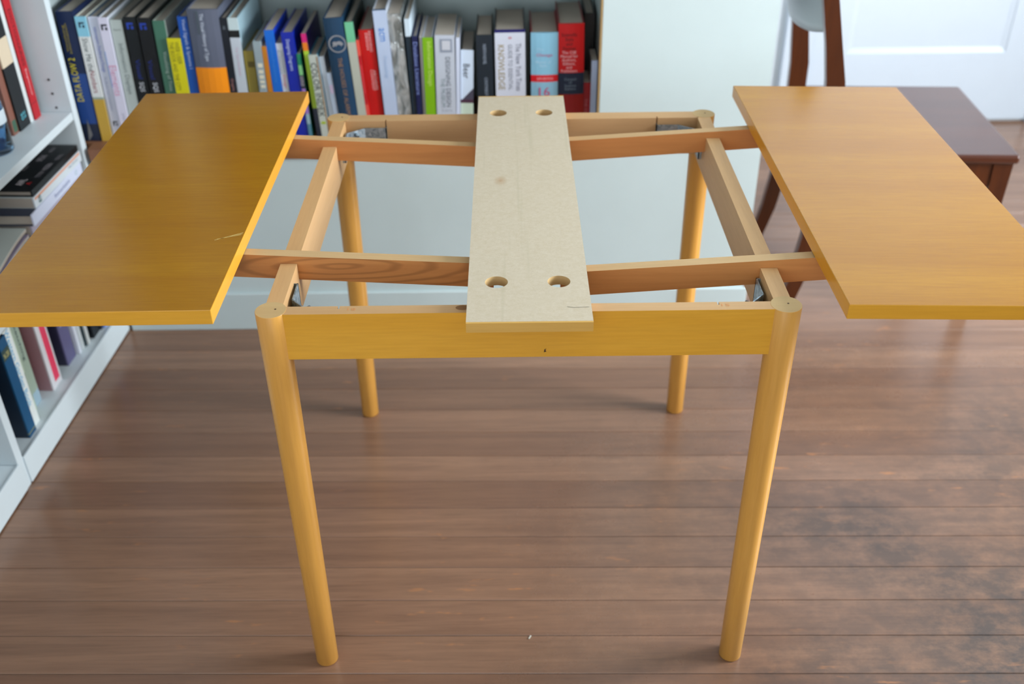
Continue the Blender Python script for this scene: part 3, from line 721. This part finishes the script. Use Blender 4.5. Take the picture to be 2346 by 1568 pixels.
# front and back aprons with the slots for the corner brackets
AX = LX-0.012; sl = 0.2530
def apron(y_out, y_in, name):
    s = 1 if y_in > y_out else -1
    nd = 0.007*s
    pts = [(-AX, y_out), (AX, y_out), (AX, y_in), (sl+0.0013, y_in), (sl+0.0013, y_in-nd), (sl-0.0013, y_in-nd), (sl-0.0013, y_in),
           (-sl+0.0013, y_in), (-sl+0.0013, y_in-nd), (-sl-0.0013, y_in-nd), (-sl-0.0013, y_in), (-AX, y_in)]
    m = MB(); m.prism(pts, 2, 0.628, LZ, M_RAW_X, cap_mats=(M_RAW_X, M_RAW_X), side_mats={0: M_HONEY_X})
    return tpart(m, name)
fa = apron(-0.0115, 0.0085, 'front_apron')
ba = apron(LY1+0.0115, LY1-0.0085-0.0105, 'back_apron')
for tx_, xx in (('18', -0.235), ('15', 0.262)):
    me = text_mesh(tx_, 0.011, 0.006, (xx-TO.x, 0.000-TO.y, LZ+0.0002), (1, 0, 0), (0, 1, 0), paint((206, 140, 84), 0.6))
    lo = bpy.data.objects.new('lettering', me); COL.objects.link(lo); lo.parent = fa
kn_ = MB()
kn_.v = []; n = 16
kn_.add([(-0.088+0.009*math.cos(2*math.pi*i/n), 0.001+0.006*math.sin(2*math.pi*i/n), LZ+0.0002) for i in range(n)], [list(range(n))], paint((132, 92, 52), 0.7))
tpart(kn_, 'knot', fa)
nk = MB(); nk.add([(0.0205, -0.01175, 0.6355), (0.0240, -0.01175, 0.6365), (0.0225, -0.01175, 0.6395), (0.0245, -0.01175, 0.6415), (0.0215, -0.01175, 0.6405)], [[0, 1, 2, 3, 4]], paint((60, 34, 12), 0.7))
tpart(nk, 'nick', fa)
# runner geometry: sloping runners, right pair outside the left pair
NL, NR, FL_, FR_ = 0.126, 0.098, 0.546, 0.5662
RT = 0.0182
# side aprons, notched for the runners of their own leaf
def side_apron(sx, ys):
    top = LZ; nb = 0.6745
    pts = [(LY0+0.012, 0.628), (LY1-0.012, 0.628), (LY1-0.012, top)]
    for y in sorted(ys, reverse=True):
        pts += [(y+RT+0.0006, top), (y+RT+0.0006, nb), (y-0.0006, nb), (y-0.0006, top)]
    pts += [(LY0+0.012, top)]
    m = MB()
    xo, xi = sx*0.3520, sx*0.3285
    lo_, hi_ = (xo, xi) if xo < xi else (xi, xo)
    outer = M_HONEY_X if False else M_RAW_Y
    m.prism(pts, 0, lo_, hi_, M_RAW_Y, cap_mats=((M_HONEY_Y if sx < 0 else M_RAW_Y), (M_RAW_Y if sx < 0 else M_HONEY_Y)))
    return tpart(m, 'side_apron')
M_HONEY_Y = wood('honey_beech_y', (214, 148, 40), (222, 162, 56), 1, 0.30, 0.0, 120, 0, 0.35)
side_apron(-1, (NL, FL_)); side_apron(1, (NR, FR_))
# galvanised corner brackets with bolt and wing nut
for (sx, x, sy, y) in ((1, -LX, 1, LY0), (-1, LX, 1, LY0), (1, -LX, -1, LY1), (-1, LX, -1, LY1)):
    inner_y = 0.0190 if sy < 0 else 0.0085      # the back apron is the thicker one
    c = [(0.0897, inner_y-0.005), (0.0897, inner_y+0.0045), (0.050, inner_y+0.0045), (0.0195, 0.047), (0.0195, 0.0897), (0.0150, 0.0897)]
    th = 0.0018
    m = MB()
    for i in range(len(c)-1):
        p, q = Vector(c[i]), Vector(c[i+1]); d = (q-p).normalized(); nn = Vector((-d.y, d.x))*th/2
        e = d*th/2
        quad = [p-e+nn, q+e+nn, q+e-nn, p-e-nn]
        m.prism([(x+sx*a.x, y+sy*a.y) for a in quad], 2, 0.648, 0.688, M_STEEL)
    br = tpart(m, 'corner_bracket')
    mid = (Vector(c[2])+Vector(c[3]))/2; nrm = Vector((1, 1)).normalized()
    for zc in (0.662, 0.680):
        b_ = MB(); b_.lathe([(0.004, 0), (0.004, 0.004), (0.0028, 0.0045), (0.0028, 0.012)], M_STEEL, 12)
        o = b_.build('bolt', br)
        dirv = Vector((sx*nrm.x, sy*nrm.y, 0))
        pos = Vector((x+sx*mid.x, y+sy*mid.y, zc)) + dirv*0.0012 - TO
        o.matrix_local = Matrix.Translation(pos) @ dirv.to_track_quat('Z', 'Y').to_matrix().to_4x4()
# loose centre board with four round holes
def centre_board():
    X0, X1, Y0, Y1, Z0, Z1 = -0.0808, 0.0815, -0.0605, 0.7395, 0.7025, 0.7165
    hx, hy, hr, hc = (-0.0425, 0.0420), (0.0390, 0.6555), 0.0155, 0.021
    mb = MB()
    xs = [X0]; ys = [Y0]
    for a in hx: xs += [a-hc, a+hc]
    for a in hy: ys += [a-hc, a+hc]
    xs.append(X1); ys.append(Y1)
    N = 32
    hw = M_RAW_END
    for z, flip in ((Z1, False), (Z0, True)):
        for i in range(len(xs)-1):
            for j in range(len(ys)-1):
                x0, x1, y0_, y1_ = xs[i], xs[i+1], ys[j], ys[j+1]
                if i in (1, 3) and j in (1, 3):
                    cx, cy = (x0+x1)/2, (y0_+y1_)/2
                    vs = []; fs = []
                    for k_ in range(N):
                        t_ = 2*math.pi*(k_+0.5)/N; cc, ss = math.cos(t_), math.sin(t_)
                        t_ = 2*math.pi*k_/N; cc, ss = math.cos(t_), math.sin(t_)
                        q = hc/max(abs(cc), abs(ss))
                        vs += [(cx+q*cc, cy+q*ss, z), (cx+hr*cc, cy+hr*ss, z)]
                    for k_ in range(N):
                        l_ = (k_+1) % N; f = [2*k_, 2*l_, 2*l_+1, 2*k_+1]
                        fs.append(f if not flip else f[::-1])
                    mb.add(vs, fs, M_MDF)
                    if not flip:
                        vs = []; fs = []
                        for k_ in range(N):
                            t_ = 2*math.pi*k_/N
                            vs += [(cx+hr*math.cos(t_), cy+hr*math.sin(t_), Z1), (cx+hr*math.cos(t_), cy+hr*math.sin(t_), Z0)]
                        for k_ in range(N):
                            l_ = (k_+1) % N; fs.append([2*k_, 2*l_, 2*l_+1, 2*k_+1])
                        mb.add(vs, fs, hw, True)
                else:
                    f = [0, 1, 2, 3]
                    mb.add([(x0, y0_, z), (x1, y0_, z), (x1, y1_, z), (x0, y1_, z)], [f if not flip else f[::-1]], M_MDF)
    mb.add([(X0,Y0,Z0),(X1,Y0,Z0),(X1,Y1,Z0),(X0,Y1,Z0),(X0,Y0,Z1),(X1,Y0,Z1),(X1,Y1,Z1),(X0,Y1,Z1)],
           [[0,1,5,4],[1,2,6,5],[2,3,7,6],[3,0,4,7]], M_RAW_Y)
    bd = tpart(mb, 'centre_board')
    e = MB(); e.box((X0, Y0-0.0032, Z0), (X1, Y0-0.0002, Z1), wood('edge_band', (206, 158, 76), (220, 176, 98), 0, 0.4, 0, 120, 0, 0.3)); tpart(e, 'edge_band', bd)
    e = MB(); e.box((X0, Y1+0.0002, Z0), (X1, Y1+0.0032, Z1), MATS['edge_band']); tpart(e, 'edge_band', bd)
    pm = MB()
    pts = [(0.050, -0.026), (0.058, -0.0285), (0.0785, -0.027)]
    for i in range(2):
        (xa, ya), (xb, yb) = pts[i], pts[i+1]
        pm.add([(xa, ya-.0004, Z1+.0002), (xb, yb-.0004, Z1+.0002), (xb, yb+.0004, Z1+.0002), (xa, ya+.0004, Z1+.0002)], [[0, 1, 2, 3]], paint((110, 104, 92), 0.8))
    tpart(pm, 'pencil_mark', bd)
    return bd
centre_board()
# the two leaves, each on two sloping runners
def leaf(sx, x_in, x_out, y0_, y1_, ys, droop, mat):
    z1, z0 = 0.738, 0.7165
    m = MB()
    a, b = sorted((sx*x_in, sx*x_out))
    edge_in = M_HONEY_Y
    m.box((a, y0_, z0), (b, y1_, z1), mat, 0.0008, face_mats={'-y': M_HONEY_X, '+y': M_HONEY_X, '-x': M_HONEY_Y, '+x': M_HONEY_Y})
    nv = []
    for v in m.v:
        k_ = (abs(v[0])-x_in)/(x_out-x_in); nv.append((v[0], v[1], v[2]-droop*k_))
    m.v = nv
    lf = tpart(m, 'leaf')
    for y in ys:
        def tp(x): return 0.716-0.0573*(0.405-x)
        def bt(x): return 0.6585+0.0625*(x-0.084)
        xs_in, xe = 0.048, x_out-0.03
        poly = [(sx*xs_in, bt(xs_in)), (sx*xe, bt(xe)), (sx*xe, z0-0.0006-droop), (sx*(x_in+0.004), 0.7157), (sx*xs_in, tp(xs_in))]
        r = MB(); r.prism(poly, 1, y, y+RT, M_RUNK if y == NL else M_RUN, side_mats={3: M_RUNTOP, 2: M_RUNTOP})
        tpart(r, 'runner', lf)
    return lf
lfL = leaf(-1, 0.402, 0.7085, -0.0590, 0.7225, (NL, FL_), 0.0015, M_LEAF)
lfR = leaf(1, 0.4025, 0.7125, -0.0635, 0.7270, (NR, FR_), 0.0065, M_LEAF)
# scratches in the lacquer near the left leaf's inner edge
sc_ = MB()
for (xa, ya, xb, yb, wd) in ((-.4405, .128, -.4045, .150, .0005), (-.438, .131, -.4060, .1435, .0004), (-.424, .138, -.4045, .1465, .0004)):
    z_ = .73815
    d = Vector((xb-xa, yb-ya)).normalized(); nn = Vector((-d.y, d.x))*wd
    sc_.add([(xa-nn.x, ya-nn.y, z_), (xb-nn.x, yb-nn.y, z_), (xb+nn.x, yb+nn.y, z_), (xa+nn.x, ya+nn.y, z_)], [[0, 1, 2, 3]], paint((226, 196, 120), 0.6))
tpart(sc_, 'scratch', lfL)

# ------------------------------------------------------------------ dark wooden chair behind the right leaf
CO = Vector((1.155, 1.038, 0)); CANG = -math.atan(0.055)
ch = thing('dining_chair', 'dark brown wooden chair with flat seat and curved backrest behind the table', 'chair', CO, (0, 0, CANG))
# local x forward (towards the room's right), y across the seat
CWD = 0.462
m = MB(); m.box((-0.4095, 0, 0.428), (0, CWD, 0.450), M_SEAT, 0.006); m.build('seat', ch)
def post(y):
    path = []
    for z, xc, hw in ((0, -.487, .016), (.10, -.462, .019), (.23, -.443, .021), (.427, -.432, .023), (.52, -.434, .0235), (.62, -.446, .021), (.70, -.462, .018), (.80, -.484, .017), (.90, -.510, .015)):
        path.append(((xc-0.002, y, z), hw, 0.0125))
    m = MB(); m.sweep(path, None, M_DARK); return m.build('rear_post', ch)
post(0.0185); post(CWD-0.0185)
for y in (0.028, CWD-0.028):
    m = MB(); m.sweep([((-.030, y, 0), .014, .014), ((-.030, y, .33), .020, .018), ((-.031, y, .4275), .022, .020)], None, M_DARK); m.build('front_leg', ch)
m = MB(); m.box((-.410, .012, .365), (-.054, .030, .4275), M_DARK); m.build('seat_rail', ch)
m = MB(); m.box((-.410, CWD-.030, .365), (-.054, CWD-.012, .4275), M_DARK); m.build('seat_rail', ch)
m = MB(); m.box((-.040, .050, .365), (-.022, CWD-.050, .4275), M_DARK); m.build('seat_rail', ch)
m = MB(); m.box((-.444, .033, .365), (-.426, CWD-.033, .4275), M_DARK); m.build('seat_rail', ch)
# curved backrest between the posts, bowing backwards
def backrest():
    mb = MB(); n = 20; rows = 8; th = 0.011
    grid = {}
    for side in (0, 1):
        for i in range(n+1):
            u = i/n; y = 0.0315 + (CWD-0.063)*u
            bow = 0.050*(1-(2*u-1)**2)
            lowz = 0.715 + 0.020*(1-(2*u-1)**2)*-1 + 0.05*max(0, abs(2*u-1)-0.55)**2
            hiz = 0.875 + 0.02*(1-(2*u-1)**2)
            for j in range(rows+1):
                z = lowz + (hiz-lowz)*j/rows
                xc = -.452-.24*(z-.70) - bow - 0.018
                grid[(side, i, j)] = len(mb.v); mb.v.append((xc + (th if side else 0), y, z))
    k_ = mb.mi(M_BACKREST)
    def q(*ids): mb.f.append([grid[i] for i in ids]); mb.m.append(k_); mb.smooth.append(True)
    for i in range(n):
        for j in range(rows):
            q((0,i,j),(0,i,j+1),(0,i+1,j+1),(0,i+1,j)); q((1,i,j),(1,i+1,j),(1,i+1,j+1),(1,i,j+1))
        q((0,i,0),(0,i+1,0),(1,i+1,0),(1,i,0)); q((0,i,rows),(1,i,rows),(1,i+1,rows),(0,i+1,rows))
    for j in range(rows):
        q((0,0,j),(1,0,j),(1,0,j+1),(0,0,j+1)); q((0,n,j),(0,n,j+1),(1,n,j+1),(1,n,j))
    return mb.build('backrest', ch)
M_BACKREST = paint((150, 156, 160), 0.35, 0.05, 'backrest_grey_sheen')  # pale reflection painted as grey; the backrest itself is dark glossy wood
backrest()

# ------------------------------------------------------------------ crumbs on the floor
cr = MB(); cr.box((-0.004, -0.0012, 0), (0.004, 0.0012, 0.0016), paint((190, 184, 170), 0.7), 0.0004)
o = cr.build('wood_chip', None, (0.003, 0.040, 0.0002), (0, 0, math.radians(62)))
o['label'] = 'tiny pale splinter lying on the floorboards under the table'; o['category'] = 'splinter'
